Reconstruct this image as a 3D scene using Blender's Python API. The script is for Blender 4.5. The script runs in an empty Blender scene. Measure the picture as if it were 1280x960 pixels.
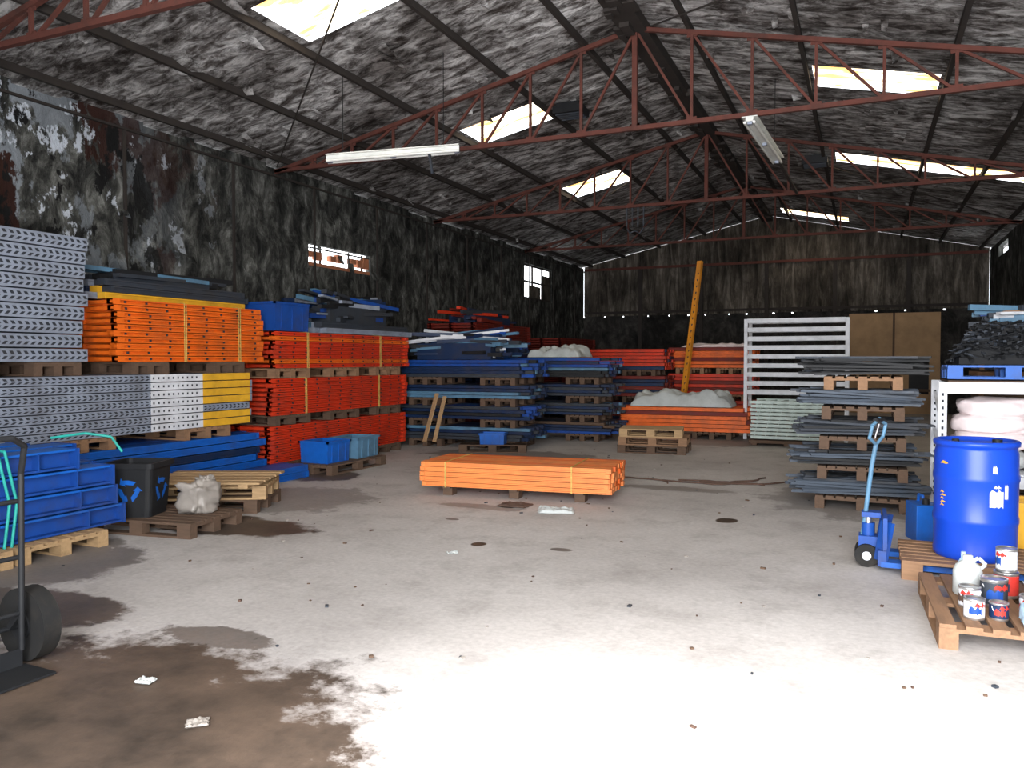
import bpy, math, random
from mathutils import Vector, Matrix, noise
random.seed(7)
R = random.random
def U(a, b): return a + (b - a) * R()
COL = bpy.context.scene.collection

# ------------------------------------------------------------------ materials
def new_mat(name):
    m = bpy.data.materials.new(name); m.use_nodes = True
    nt = m.node_tree
    return m, nt, nt.nodes, nt.links, nt.nodes['Principled BSDF']

def pmat(name, base, rough=.55, metal=0.0, var=.35, scale=7, dirt=(.05, .04, .03), damt=.45, bump=.15, stretch=(1, 1, 1)):
    m, nt, N, L, P = new_mat(name)
    tc = N.new('ShaderNodeTexCoord'); mp = N.new('ShaderNodeMapping'); mp.inputs['Scale'].default_value = stretch
    L.new(tc.outputs['Object'], mp.inputs['Vector'])
    n1 = N.new('ShaderNodeTexNoise'); n1.inputs['Scale'].default_value = scale; n1.inputs['Detail'].default_value = 5
    n2 = N.new('ShaderNodeTexNoise'); n2.inputs['Scale'].default_value = scale * .35; n2.inputs['Detail'].default_value = 8; n2.inputs['Roughness'].default_value = .7
    L.new(mp.outputs[0], n1.inputs['Vector']); L.new(mp.outputs[0], n2.inputs['Vector'])
    mx = N.new('ShaderNodeMix'); mx.data_type = 'RGBA'
    mx.inputs[6].default_value = (*[c * (1 - var) for c in base], 1); mx.inputs[7].default_value = (*[min(1, c * (1 + var * .4)) for c in base], 1)
    L.new(n1.outputs['Fac'], mx.inputs[0])
    rp = N.new('ShaderNodeValToRGB'); rp.color_ramp.elements[0].position = .48; rp.color_ramp.elements[1].position = .70
    rp.color_ramp.elements[0].color = (0, 0, 0, 1); rp.color_ramp.elements[1].color = (damt, damt, damt, 1)
    L.new(n2.outputs['Fac'], rp.inputs[0])
    m2 = N.new('ShaderNodeMix'); m2.data_type = 'RGBA'; m2.inputs[7].default_value = (*dirt, 1)
    L.new(rp.outputs[0], m2.inputs[0]); L.new(mx.outputs[2], m2.inputs[6]); L.new(m2.outputs[2], P.inputs['Base Color'])
    P.inputs['Roughness'].default_value = rough; P.inputs['Metallic'].default_value = metal
    P.inputs['Specular IOR Level'].default_value = .3
    if bump:
        b = N.new('ShaderNodeBump'); b.inputs['Strength'].default_value = bump; b.inputs['Distance'].default_value = .01
        L.new(n1.outputs['Fac'], b.inputs['Height']); L.new(b.outputs[0], P.inputs['Normal'])
    return m

ORANGE = pmat('orange_paint', (.85, .15, .012), .5)
ORANGE2 = pmat('light_orange_paint', (.85, .26, .07), .5, damt=.25)
REDOR = pmat('red_orange_paint', (.70, .045, .012), .5)
DKRED = pmat('dark_red_paint', (.20, .018, .010), .6)
BLUE = pmat('blue_paint', (.010, .065, .31), .45)
BRBLUE = pmat('bright_blue_paint', (.008, .115, .50), .45)
NAVY = pmat('navy_paint', (.007, .024, .075), .5)
PALEBLUE = pmat('pale_blue_paint', (.10, .22, .34), .5)
STEEL = pmat('galvanised_steel', (.30, .34, .42), .5, .15)
WHITESTEEL = pmat('white_steel', (.70, .72, .76), .5, damt=.2)
DKSTEEL = pmat('dark_steel', (.040, .048, .062), .6, .1)
ZINC = pmat('zinc_profile', (.050, .068, .095), .5, .1)
BLACK = pmat('black_plastic', (.012, .013, .015), .6, dirt=(.02, .02, .02))
COAL = pmat('black_bracket', (.008, .009, .011), .75, dirt=(.015, .015, .015))
RUBBER = pmat('rubber', (.012, .012, .012), .8)
SLOT = pmat('slot_shadow', (.03, .035, .045), .9, var=.1)
YELLOW = pmat('yellow_paint', (.80, .43, .03), .5, damt=.25)
POSTY = pmat('orange_yellow_paint', (.70, .27, .02), .5, damt=.3)
WOOD = pmat('pallet_wood', (.44, .29, .15), .8, stretch=(1, 6, 6), damt=.35)
WOODM = pmat('brown_pallet_wood', (.28, .16, .09), .8, stretch=(1, 6, 6), damt=.35)
WOODD = pmat('old_pallet_wood', (.12, .075, .05), .85, stretch=(1, 6, 6), damt=.4)
RUST = pmat('rusty_truss', (.115, .038, .028), .85, damt=.7, dirt=(.035, .024, .02))
DKIRON = pmat('dark_purlin', (.035, .029, .026), .85)
TARP = pmat('white_tarp', (.52, .55, .54), .6, damt=.35, scale=4)
SACK = pmat('pink_white_sack', (.88, .76, .76), .6, damt=.08)
CLEARBAG = pmat('grey_bag', (.32, .29, .26), .4, damt=.3)
GREENW = pmat('pale_green_steel', (.55, .66, .62), .5, damt=.2)
TURQ = pmat('turquoise_strap', (.03, .42, .36), .5)
TWINE = pmat('yellow_twine', (.65, .45, .12), .7)
LTBLUE = pmat('light_blue_cloth', (.45, .65, .80), .7, damt=.1)
RED = pmat('red_label', (.6, .04, .03), .4)
BROWN = pmat('brown_rag', (.10, .06, .045), .9)
PLY = pmat('plywood', (.44, .28, .15), .8, scale=3, damt=.3)
TIN = pmat('tin', (.6, .6, .6), .3, .9, var=.1, damt=.1)
TUBE = pmat('fluorescent_tube', (.75, .76, .72), .4, damt=.1)

# ------------------------------------------------------------------ mesh builder
class MB:
    def __init__(s): s.v = []; s.f = []; s.m = []; s.mats = []; s.sm = []
    def mi(s, mat):
        if mat not in s.mats: s.mats.append(mat)
        return s.mats.index(mat)
    def add(s, vs, fs, mat, smooth=False):
        b = len(s.v); s.v += [tuple(v) for v in vs]; i = s.mi(mat)
        for f in fs: s.f.append([b + k for k in f]); s.m.append(i); s.sm.append(smooth)
    def box(s, c, d, mat, M=None):
        vs = [Vector((sx * d[0] / 2, sy * d[1] / 2, sz * d[2] / 2)) for sx in (-1, 1) for sy in (-1, 1) for sz in (-1, 1)]
        if M is not None: vs = [M @ v for v in vs]
        vs = [v + Vector(c) for v in vs]
        s.add(vs, [(0, 1, 3, 2), (4, 6, 7, 5), (0, 4, 5, 1), (2, 3, 7, 6), (0, 2, 6, 4), (1, 5, 7, 3)], mat)
    def bar(s, a, b, w, h, mat):
        a = Vector(a); b = Vector(b); d = b - a; l = d.length
        M = d.to_track_quat('X', 'Z').to_matrix()
        s.box((a + b) / 2, (l, w, h), mat, M)
    def cyl(s, a, b, r, mat, n=12, r2=None, caps=True):
        a = Vector(a); b = Vector(b); r2 = r if r2 is None else r2
        M = (b - a).to_track_quat('Z', 'Y').to_matrix()
        vs = []
        for p, rr in ((a, r), (b, r2)):
            for i in range(n):
                t = 2 * math.pi * i / n
                vs.append(p + M @ Vector((rr * math.cos(t), rr * math.sin(t), 0)))
        s.add(vs, [(i, (i + 1) % n, n + (i + 1) % n, n + i) for i in range(n)], mat, True)
        if caps: s.add(vs[:n], [tuple(reversed(range(n)))], mat); s.add(vs[n:], [tuple(range(n))], mat)
    def tube(s, pts, r, mat, n=8):
        for a, b in zip(pts[:-1], pts[1:]): s.cyl(a, b, r, mat, n)
    def lathe(s, prof, mat, n=32, c=(0, 0, 0)):
        vs = []
        for r, z in prof:
            for i in range(n):
                t = 2 * math.pi * i / n; vs.append((c[0] + r * math.cos(t), c[1] + r * math.sin(t), c[2] + z))
        fs = []
        for j in range(len(prof) - 1):
            for i in range(n): fs.append((j * n + i, j * n + (i + 1) % n, (j + 1) * n + (i + 1) % n, (j + 1) * n + i))
        s.add(vs, fs, mat, True)
        s.add(vs[:n], [tuple(reversed(range(n)))], mat); s.add(vs[-n:], [tuple(range(n))], mat)
    def obj(s, name, loc=(0, 0, 0), rot=0, bevel=0):
        me = bpy.data.meshes.new(name); me.from_pydata(s.v, [], s.f)
        for m in s.mats: me.materials.append(m)
        me.polygons.foreach_set('material_index', s.m); me.polygons.foreach_set('use_smooth', s.sm); me.update()
        o = bpy.data.objects.new(name, me); o.location = loc; o.rotation_euler = (0, 0, math.radians(rot)); COL.objects.link(o)
        if bevel:
            b = o.modifiers.new('bevel', 'BEVEL'); b.width = bevel; b.segments = 2; b.limit_method = 'ANGLE'
        return o

# ------------------------------------------------------------------ room
XL, XR, YF, YB = -9.3, 3.35, -0.5, 27.5
XRG, ZRG, SL = -2.98, 6.38, .2206
def zr(x): return ZRG - SL * abs(x - XRG)

def floor_mat():
    m, nt, N, L, P = new_mat('concrete_floor')
    tc = N.new('ShaderNodeTexCoord')
    def nz(sc, det=6, ro=.6):
        n = N.new('ShaderNodeTexNoise'); n.inputs['Scale'].default_value = sc; n.inputs['Detail'].default_value = det; n.inputs['Roughness'].default_value = ro
        L.new(tc.outputs['Object'], n.inputs['Vector']); return n
    big = nz(.35, 6, .65); med = nz(2.2, 8, .7); fine = nz(25, 4, .6)
    def ramp(src, p0, p1, c0=(0, 0, 0, 1), c1=(1, 1, 1, 1)):
        r = N.new('ShaderNodeValToRGB'); r.color_ramp.elements[0].position = p0; r.color_ramp.elements[1].position = p1
        r.color_ramp.elements[0].color = c0; r.color_ramp.elements[1].color = c1; L.new(src, r.inputs[0]); return r
    def mix(f, a, b, bt='MIX'):
        x = N.new('ShaderNodeMix'); x.data_type = 'RGBA'; x.blend_type = bt
        if isinstance(f, float): x.inputs[0].default_value = f
        else: L.new(f, x.inputs[0])
        for s, k in ((a, 6), (b, 7)):
            if isinstance(s, tuple): x.inputs[k].default_value = s
            else: L.new(s, x.inputs[k])
        return x.outputs[2]
    base = ramp(big.outputs['Fac'], .35, .65, (.42, .395, .38, 1), (.58, .555, .54, 1)).outputs[0]
    mot = ramp(med.outputs['Fac'], .50, .66).outputs[0]
    mm = N.new('ShaderNodeMath'); mm.operation = 'MULTIPLY'; mm.inputs[1].default_value = .38; L.new(mot, mm.inputs[0])
    base = mix(mm.outputs[0], base, (.25, .23, .215, 1))
    fn = ramp(fine.outputs['Fac'], .3, .7, (.80, .80, .80, 1), (1.0, 1.0, 1.0, 1)).outputs[0]
    base = mix(1.0, base, fn, 'MULTIPLY')
    sep = N.new('ShaderNodeSeparateXYZ'); L.new(tc.outputs['Object'], sep.inputs[0])
    def M(op, a, b=None):
        n = N.new('ShaderNodeMath'); n.operation = op
        for k, s in enumerate((a, b)):
            if s is None: continue
            if isinstance(s, (int, float)): n.inputs[k].default_value = s
            else: L.new(s, n.inputs[k])
        return n.outputs[0]
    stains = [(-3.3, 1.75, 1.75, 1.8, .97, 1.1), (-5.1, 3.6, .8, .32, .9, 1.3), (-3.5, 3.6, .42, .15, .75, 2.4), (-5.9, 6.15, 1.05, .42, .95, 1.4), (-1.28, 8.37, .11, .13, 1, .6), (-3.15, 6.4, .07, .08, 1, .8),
              (-2.4, 6.5, .10, .06, .8, 1), (-7.1, 9.3, .6, .5, .9, 1.5), (-3.66, 8.2, .12, .1, 1, 1), (-4.0, 8.05, .5, .15, .5, 2), (-2.2, 10.2, .8, .2, .5, 2), (-4.6, 10.6, 1.6, .5, .35, 2), (-6.2, 7.6, .9, .9, .45, 2),
              (-3.9, 7.3, .08, .05, .8, 1), (-6.5, 4.3, 1.2, .9, .7, 1.5), (-5.6, 12.6, 1.6, .8, .6, 1.5), (-3.0, 16.8, 3.5, 1.2, .5, 1.5), (0.2, 10.2, 1.3, 1.2, .5, 1.5)]
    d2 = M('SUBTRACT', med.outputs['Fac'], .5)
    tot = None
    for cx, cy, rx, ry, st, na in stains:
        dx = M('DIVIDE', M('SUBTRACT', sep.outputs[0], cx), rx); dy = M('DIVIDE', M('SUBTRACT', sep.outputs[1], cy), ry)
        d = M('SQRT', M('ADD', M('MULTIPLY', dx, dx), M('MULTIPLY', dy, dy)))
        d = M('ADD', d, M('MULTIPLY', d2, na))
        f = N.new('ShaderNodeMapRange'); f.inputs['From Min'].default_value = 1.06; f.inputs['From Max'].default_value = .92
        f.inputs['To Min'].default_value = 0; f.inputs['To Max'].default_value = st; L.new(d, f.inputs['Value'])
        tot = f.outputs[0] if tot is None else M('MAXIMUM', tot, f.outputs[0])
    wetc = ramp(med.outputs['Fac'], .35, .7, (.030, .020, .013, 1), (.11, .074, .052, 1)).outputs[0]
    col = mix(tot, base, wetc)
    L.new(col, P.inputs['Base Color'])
    rg = N.new('ShaderNodeMapRange'); rg.inputs['To Min'].default_value = .7; rg.inputs['To Max'].default_value = .5; L.new(tot, rg.inputs['Value']); L.new(rg.outputs[0], P.inputs['Roughness'])
    P.inputs['Specular IOR Level'].default_value = .3
    b = N.new('ShaderNodeBump'); b.inputs['Strength'].default_value = .3; b.inputs['Distance'].default_value = .02; L.new(med.outputs['Fac'], b.inputs['Height']); L.new(b.outputs[0], P.inputs['Normal'])
    return m
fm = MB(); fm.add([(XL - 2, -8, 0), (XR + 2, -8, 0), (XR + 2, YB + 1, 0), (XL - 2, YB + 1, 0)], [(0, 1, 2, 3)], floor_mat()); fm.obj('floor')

def rough_mat(name, cols, scale, stretch, bump, patch=None, big=((.5, .5, .5), (1.25, 1.25, 1.25))):
    m, nt, N, L, P = new_mat(name)
    tc = N.new('ShaderNodeTexCoord'); mp = N.new('ShaderNodeMapping'); mp.inputs['Scale'].default_value = stretch; L.new(tc.outputs['Object'], mp.inputs['Vector'])
    n = N.new('ShaderNodeTexNoise'); n.inputs['Scale'].default_value = scale; n.inputs['Detail'].default_value = 10; n.inputs['Roughness'].default_value = .74; n.inputs['Distortion'].default_value = .5
    L.new(mp.outputs[0], n.inputs['Vector'])
    r = N.new('ShaderNodeValToRGB'); e = r.color_ramp.elements
    while len(e) < len(cols): e.new(.5)
    for k, (p, c) in enumerate(cols): e[k].position = p; e[k].color = (*c, 1)
    L.new(n.outputs['Fac'], r.inputs[0])
    out = r.outputs[0]
    nb = N.new('ShaderNodeTexNoise'); nb.inputs['Scale'].default_value = .7; nb.inputs['Detail'].default_value = 8; nb.inputs['Roughness'].default_value = .65; L.new(tc.outputs['Object'], nb.inputs['Vector'])
    rb = N.new('ShaderNodeValToRGB'); rb.color_ramp.elements[0].position = .38; rb.color_ramp.elements[0].color = (*big[0], 1); rb.color_ramp.elements[1].position = .62; rb.color_ramp.elements[1].color = (*big[1], 1)
    L.new(nb.outputs['Fac'], rb.inputs[0])
    mx = N.new('ShaderNodeMix'); mx.data_type = 'RGBA'; mx.blend_type = 'MULTIPLY'; mx.inputs[0].default_value = 1; L.new(out, mx.inputs[6]); L.new(rb.outputs[0], mx.inputs[7]); out = mx.outputs[2]
    if patch:
        for k, (pc, thr, sc, ymax) in enumerate(patch):
            pn = N.new('ShaderNodeTexNoise'); pn.inputs['Scale'].default_value = sc; pn.inputs['Detail'].default_value = 8; pn.inputs['Roughness'].default_value = .65
            mp2 = N.new('ShaderNodeMapping'); mp2.inputs['Location'].default_value = (k * 7.3, k * 3.1 + .8, 1.7 * k); mp2.inputs['Scale'].default_value = (1, 1, .65)
            L.new(tc.outputs['Object'], mp2.inputs[0]); L.new(mp2.outputs[0], pn.inputs['Vector'])
            f = N.new('ShaderNodeMapRange'); f.inputs['From Min'].default_value = thr; f.inputs['From Max'].default_value = thr + .02; L.new(pn.outputs['Fac'], f.inputs['Value'])
            sp = N.new('ShaderNodeSeparateXYZ'); L.new(tc.outputs['Object'], sp.inputs[0])
            fy = N.new('ShaderNodeMapRange'); fy.inputs['From Min'].default_value = ymax + 1.5; fy.inputs['From Max'].default_value = ymax - 1.5; L.new(sp.outputs[1], fy.inputs['Value'])
            mu = N.new('ShaderNodeMath'); mu.operation = 'MULTIPLY'; L.new(f.outputs[0], mu.inputs[0]); L.new(fy.outputs[0], mu.inputs[1])
            m3 = N.new('ShaderNodeMix'); m3.data_type = 'RGBA'; L.new(mu.outputs[0], m3.inputs[0]); L.new(out, m3.inputs[6])
            m4 = N.new('ShaderNodeMix'); m4.data_type = 'RGBA'; L.new(n.outputs['Fac'], m4.inputs[0]); m4.inputs[6].default_value = (*[c * .35 for c in pc], 1); m4.inputs[7].default_value = (*[c * 1.5 for c in pc], 1)
            L.new(m4.outputs[2], m3.inputs[7]); out = m3.outputs[2]
    L.new(out, P.inputs['Base Color']); P.inputs['Roughness'].default_value = .9; P.inputs['Specular IOR Level'].default_value = .15
    b = N.new('ShaderNodeBump'); b.inputs['Strength'].default_value = bump; b.inputs['Distance'].default_value = .06; L.new(n.outputs['Fac'], b.inputs['Height']); L.new(b.outputs[0], P.inputs['Normal'])
    return m
ROOF = rough_mat('peeling_roof_insulation', [(.37, (.038, .030, .026)), (.45, (.13, .12, .115)), (.52, (.34, .335, .33)), (.60, (.66, .655, .65))], 3.8, (.75, 1.6, .75), 1.0, big=((.38, .355, .34), (1.35, 1.35, 1.35)))
WALLL = rough_mat('peeling_wall_insulation', [(.38, (.012, .012, .012)), (.48, (.044, .045, .041)), (.57, (.11, .112, .102)), (.68, (.27, .275, .26))], 2.8, (1, 1.4, .75), 1.0,
                  patch=[((.27, .30, .33), .50, .9, 7.6), ((.040, .018, .014), .555, 1.3, 9.0), ((.60, .65, .72), .575, 2.1, 8.6), ((.012, .012, .012), .57, 1.6, 9.5)])
WALLB = rough_mat('dark_back_wall', [(.36, (.02, .018, .015)), (.5, (.075, .064, .052)), (.68, (.22, .195, .165))], 2.0, (2.2, 1, .35), .8)
BRICKD = rough_mat('dark_block_wall', [(.36, (.010, .010, .010)), (.5, (.03, .028, .026)), (.7, (.09, .085, .075))], 2.0, (1, 1, .7), .8)

SKY = [(-6.4, -5.05, 7.2, 8.25), (-6.45, -5.05, 12.4, 13.35), (-6.45, -5.05, 17.5, 18.6), (-6.45, -5.05, 1.6, 2.9), (-.75, .9, 12.4, 13.35), (-.6, 3.0, 17.6, 18.4), (-2.4, -.5, 25.6, 26.4), (-.75, .9, 1.6, 3.0), (-.75, .9, 6.6, 7.6)]  # panels over the near bays are unseen, added to brighten the hall
SKYL = 6.5
def skylight_mat():
    m, nt, N, L, P = new_mat('fibreglass_skylight')
    tc = N.new('ShaderNodeTexCoord'); w = N.new('ShaderNodeTexNoise'); w.inputs['Scale'].default_value = 2.2; w.inputs['Detail'].default_value = 6
    mp = N.new('ShaderNodeMapping'); mp.inputs['Scale'].default_value = (.5, 2.2, 1); L.new(tc.outputs['Object'], mp.inputs[0]); L.new(mp.outputs[0], w.inputs['Vector'])
    r = N.new('ShaderNodeValToRGB'); r.color_ramp.elements[0].position = .40; r.color_ramp.elements[0].color = (.26, .14, .04, 1); r.color_ramp.elements[1].position = .60; r.color_ramp.elements[1].color = (1, .93, .76, 1)
    L.new(w.outputs['Fac'], r.inputs[0]); L.new(r.outputs[0], P.inputs['Emission Color']); P.inputs['Emission Strength'].default_value = SKYL
    P.inputs['Base Color'].default_value = (.8, .7, .5, 1)
    return m
SKM = skylight_mat()
rf = MB()
for side in (-1, 1):
    xa, xb = (XL - .35, XRG) if side < 0 else (XRG, XR + .35)
    sk = [s for s in SKY if xa <= s[0] < xb]
    xs = sorted({xa, xb, *[s[0] for s in sk], *[s[1] for s in sk]}); ys = sorted({YF, YB + .1, *[s[2] for s in sk], *[s[3] for s in sk]})
    for a, b in zip(xs[:-1], xs[1:]):
        for c, d in zip(ys[:-1], ys[1:]):
            if any(s[0] <= a and b <= s[1] and s[2] <= c and d <= s[3] for s in sk): continue
            rf.add([(a, c, zr(a)), (b, c, zr(b)), (b, d, zr(b)), (a, d, zr(a))], [(0, 3, 2, 1)], ROOF)
rf.obj('ceiling')
for s in SKY:
    k = MB(); x0, x1, y0, y1 = s; cx, cy = (x0 + x1) / 2, (y0 + y1) / 2; zc = zr(cx)
    ny = 20
    for j in range(ny):
        a = y0 + (y1 - y0) * j / ny; b = y0 + (y1 - y0) * (j + 1) / ny
        ha = .012 * math.sin(j * math.pi / 2); hb = .012 * math.sin((j + 1) * math.pi / 2)
        k.add([(x0 - cx, a - cy, zr(x0) - zc + ha + .02), (x1 - cx, a - cy, zr(x1) - zc + ha + .02), (x1 - cx, b - cy, zr(x1) - zc + hb + .02), (x0 - cx, b - cy, zr(x0) - zc + hb + .02)], [(0, 3, 2, 1)], SKM)
    k.obj('skylight', (cx, cy, zc))
m = MB()
for i in range(200):
    x = U(XL + .3, XR - .3); y = U(4, 26); z = zr(x) - U(.01, .03); l = U(.1, .4); w_ = U(.03, .12)
    if any(s[0] - .3 < x < s[1] + .3 and s[2] - .3 < y < s[3] + .3 for s in SKY): continue
    s = -SL if x > XRG else SL
    m.add([(x - w_, y, z + s * -w_), (x + w_, y + U(-.05, .05), z + s * w_), (x + w_ * .6, y + l, z - U(.03, .10)), (x - w_ * .7, y + l * .8, z - U(.02, .08))], [(0, 1, 2, 3)], ROOF)
m.obj('torn_insulation_flaps')

def wall_left():
    m = MB(); x = XL
    wins = [(11.9, 13.9, 3.38, 3.78), (22.0, 24.3, 3.5, 4.55)]
    ys = sorted({YF, YB, *[w[0] for w in wins], *[w[1] for w in wins]})
    for a, b in zip(ys[:-1], ys[1:]):
        w = [q for q in wins if q[0] == a and q[1] == b]
        segs = [(0, w[0][2]), (w[0][3], 4.93)] if w else [(0, 4.93)]
        for z0, z1 in segs: m.box((x - .06, (a + b) / 2, (z0 + z1) / 2), (.12, b - a, z1 - z0), WALLL)
    y = YF + .2
    while y < YB - 1:
        m.box((x + .015, y, 2.4), (.03, .04, 4.8), DKIRON); y += 2.06
    y = YF
    while y < YB:
        l = U(.15, .8)
        if R() < .5: m.box((x - .06, y + l / 2, 4.955), (.10, l, .07), WALLL)
        y += l
    m.box((x + .03, (YF + YB) / 2, 4.80), (.04, YB - YF, .03), DKIRON)
    for i in range(60):
        yy = U(1.5, 20); zz = U(2.6, 4.7); w_ = U(.08, .3); h_ = U(.1, .45)
        m.add([(x + .012, yy, zz), (x + .012, yy + w_, zz + U(-.05, .05)), (x + U(.04, .13), yy + w_ * .8, zz - h_), (x + U(.03, .1), yy + w_ * .1, zz - h_ * .8)], [(0, 1, 2, 3)], WALLL)
    m.obj('wall_left')
wall_left()
wb = MB()
BR = pmat('orange_brick', (.42, .16, .08), .85)
for i in range(9):
    if i in (2, 5): continue
    wb.box((0, -.9 + i * .22, 0.0 + (.0 if i % 2 else .02)), (.1, .17, .10 + .05 * (i % 3)), BR)
wb.box((0, 0, -.165), (.1, 1.96, .06), BR); wb.box((0, .05, .14), (.05, 1.9, .02), DKIRON)
for yy in (-.6, .3, .75): wb.box((.01, yy, .0), (.03, .03, .36), DKIRON)
wb.obj('window_1', (XL - .06, 12.9, 3.58))
w2 = MB()
for yy in (-1.1, -.4, .4, 1.1): w2.box((0, yy, 0), (.05, .06, 1.04), DKIRON)
for zz in (-.49, .0, .49): w2.box((0, 0, zz), (.05, 2.26, .05), DKIRON)
w2.box((0, .75, -.1), (.03, .66, .78), WALLB); w2.box((0, -.2, -.3), (.03, .9, .4), WALLB)
w2.obj('window_2', (XL - .06, 23.15, 4.02))

m = MB()
for a, b, z0, z1 in ((YF, 24.2, 0, 4.93), (24.2, 25.8, 0, 4.5), (24.2, 25.8, 4.8, 4.93), (25.8, YB, 0, 4.93)):
    m.box((XR + .06, (a + b) / 2, (z0 + z1) / 2), (.12, b - a, z1 - z0), WALLL)
m.obj('wall_right')
m = MB(); W = XR - XL
m.box(((XL + XR) / 2, YB + .06, 1.58), (W, .12, 3.16), BRICKD)
x = XL
while x < XR:
    l = U(.25, 1.3)
    if R() < .97: m.box((x + l / 2, YB + .06, 3.18), (l - U(.03, .08), .1, .06), BRICKD)
    x += l
n = int(W / .12)
for i in range(n):
    a = XL + W * i / n; b = XL + W * (i + 1) / n; o = .03 if i % 4 < 2 else 0; o2 = .03 if (i + 1) % 4 < 2 else 0
    m.add([(a, YB + o, 3.2), (b, YB + o2, 3.2), (b, YB + o2, zr(b) - .01), (a, YB + o, zr(a) - .01)], [(0, 1, 2, 3)], WALLB)
for xx in (-7.2, -5.1, -2.98, -.9, 1.2): m.box((xx, YB - .06, 2.4), (.12, .1, 4.8), DKIRON)
m.box(((XL + XR) / 2, YB - .04, 4.86), (W - .1, .07, .08), RUST); m.box(((XL + XR) / 2, YB - .04, 3.32), (W - .1, .06, .08), DKIRON)
m.obj('wall_back')
m = MB()
m.box((.0, 0, 1.55), (1.25, .04, 3.1), PLY); m.box((1.3, 0, 2.35), (1.25, .04, 1.5), PLY); m.box((.87, 0, .8), (.42, .04, 1.6), PLY); m.box((1.78, 0, .8), (.3, .04, 1.6), PLY)
m.box((1.36, .01, 1.15), (.56, .03, .8), BLACK); m.box((.65, -.03, 1.55), (.06, .04, 3.1), WOODD); m.box((1.36, -.02, .72), (.6, .03, .08), WOODD)  # black panel paints in the darkness of the opening
m.box((1.36, 0, .3), (.56, .04, .6), PLY)
m.obj('door_1', (.15, YB - .16, 0))
m = MB(); DX0, DX1, DH = -2.7, 3.1, 4.5
m.box(((XL + DX0) / 2, YF - .06, 2.3), (DX0 - XL, .12, 4.6), WALLL); m.box(((DX1 + XR) / 2, YF - .06, 2.3), (XR - DX1, .12, 4.6), WALLL)
m.add([(XL, YF, 4.6), (XRG, YF, 4.6), (XRG, YF, zr(XRG)), (XL, YF, zr(XL))], [(0, 1, 2, 3)], WALLL); m.add([(XRG, YF, 4.6), (XR, YF, 4.6), (XR, YF, zr(XR)), (XRG, YF, zr(XRG))], [(0, 1, 2, 3)], WALLL)
m.obj('wall_front')

def truss(Y):
    m = MB(); zb = 4.88; n = 8
    for side in (-1, 1):
        xe = XL + .02 if side < 0 else XR - .02
        nodes = [XRG + (xe - XRG) * i / n for i in range(n + 1)]
        top = lambda x: zr(x) - .13
        m.bar((XRG, 0, top(XRG)), (xe, 0, top(xe)), .06, .06, RUST)
        for i in range(n):
            x = nodes[i]
            if i or side < 0: m.bar((x, 0, zb), (x, 0, top(x)), .038 if i else .07, .038 if i else .07, RUST)
            if i < n - 1:
                x2 = nodes[i + 1]
                m.bar((x, .03, top(x)), (x2, .03, zb), .034, .034, RUST)
            m.box((x, 0, zb + .02), (.14, .012, .09), RUST); m.box((x, 0, top(x) - .02), (.14, .012, .08), RUST)
    m.bar((XL + .02, 0, zb), (XR - .02, 0, zb), .06, .06, RUST)
    m.obj('roof_truss', (0, Y, 0))
for Y in (5.5, 11.0, 16.5, 22.0): truss(Y)
m = MB()
for side, ts in ((-1, (.75, 2.0, 3.54, 4.8, 6.0)), (1, (.75, 2.15, 3.95, 5.0, 6.08))):
    for t in ts:
        x = XRG + side * t
        m.bar((x, YF, zr(x) - .055), (x, YB, zr(x) - .055), .055, .09, DKIRON)
m.obj('roof_purlins')
m = MB()
m.bar((XRG, YF, ZRG - .11), (XRG, YB, ZRG - .11), .34, .16, DKIRON)
for i in range(90):
    y = U(1, 27); m.box((XRG + U(-.2, .2), y, ZRG - .19), (U(.05, .2), U(.1, .5), U(.03, .14)), DKIRON)
m.obj('ridge_beam')
m = MB()
for y0 in (5.5, 16.5):
    for side in (-1, 1):
        xa = XRG + side * .3; xb = XRG + side * 6.1; f = lambda x: zr(x) - .14
        m.cyl((xa, y0 + .1, f(xa)), (xb, y0 + 5.3, f(xb)), .012, DKIRON, 6)
        if side > 0: m.cyl((xb, y0 + .1, f(xb)), (xa, y0 + 5.3, f(xa)), .012, DKIRON, 6)
m.obj('roof_bracing_rods')
m = MB(); m.box((0, 0, 0), (.5, .45, .12), BLACK); m.box((0, 0, .08), (.4, .36, .08), BLACK)
for i in range(4): m.box((0, -.15 + i * .1, -.07), (.44, .02, .03), DKSTEEL)
o = m.obj('roof_vent', (-4.6, 12.9, zr(-4.6) - .18))
o2 = bpy.data.objects.new('roof_vent', o.data); o2.location = (-1.0, 17.9, zr(-1.0) - .18); COL.objects.link(o2)

def fitting(name, a, b, extra=None):
    m = MB(); a = Vector(a); b = Vector(b); c = (a + b) / 2; A = a - c; B = b - c; d = (B - A).normalized(); side = d.cross(Vector((0, 0, 1))).normalized()
    m.bar(A, B, .10, .06, TUBE)
    m.bar(A + Vector((0, 0, .03)), B + Vector((0, 0, .03)), .20, .012, TUBE)
    for s in (-.06, .06):
        m.cyl(A + side * s + Vector((0, 0, -.045)), B + side * s + Vector((0, 0, -.045)), .019, TUBE, 10)
    for t in (.02, .5, .98):
        p = A.lerp(B, t); m.box(p + Vector((0, 0, -.02)), (.06, .06, .09), STEEL)
    for t in (.12, .88):
        p = A.lerp(B, t); w = c + p; m.cyl(p, (p.x, p.y, zr(w.x) - .04 - c.z), .006, BLACK, 5)
    if extra:
        for q in extra(c): m.bar(*q)
    m.obj(name, c)
fitting('fluorescent_light', (-6.75, 9.05, 4.40), (-5.1, 9.78, 4.54), lambda c: [((.45, .2, 0), (.5, .2, -.28), .03, .03, DKSTEEL)])
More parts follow.
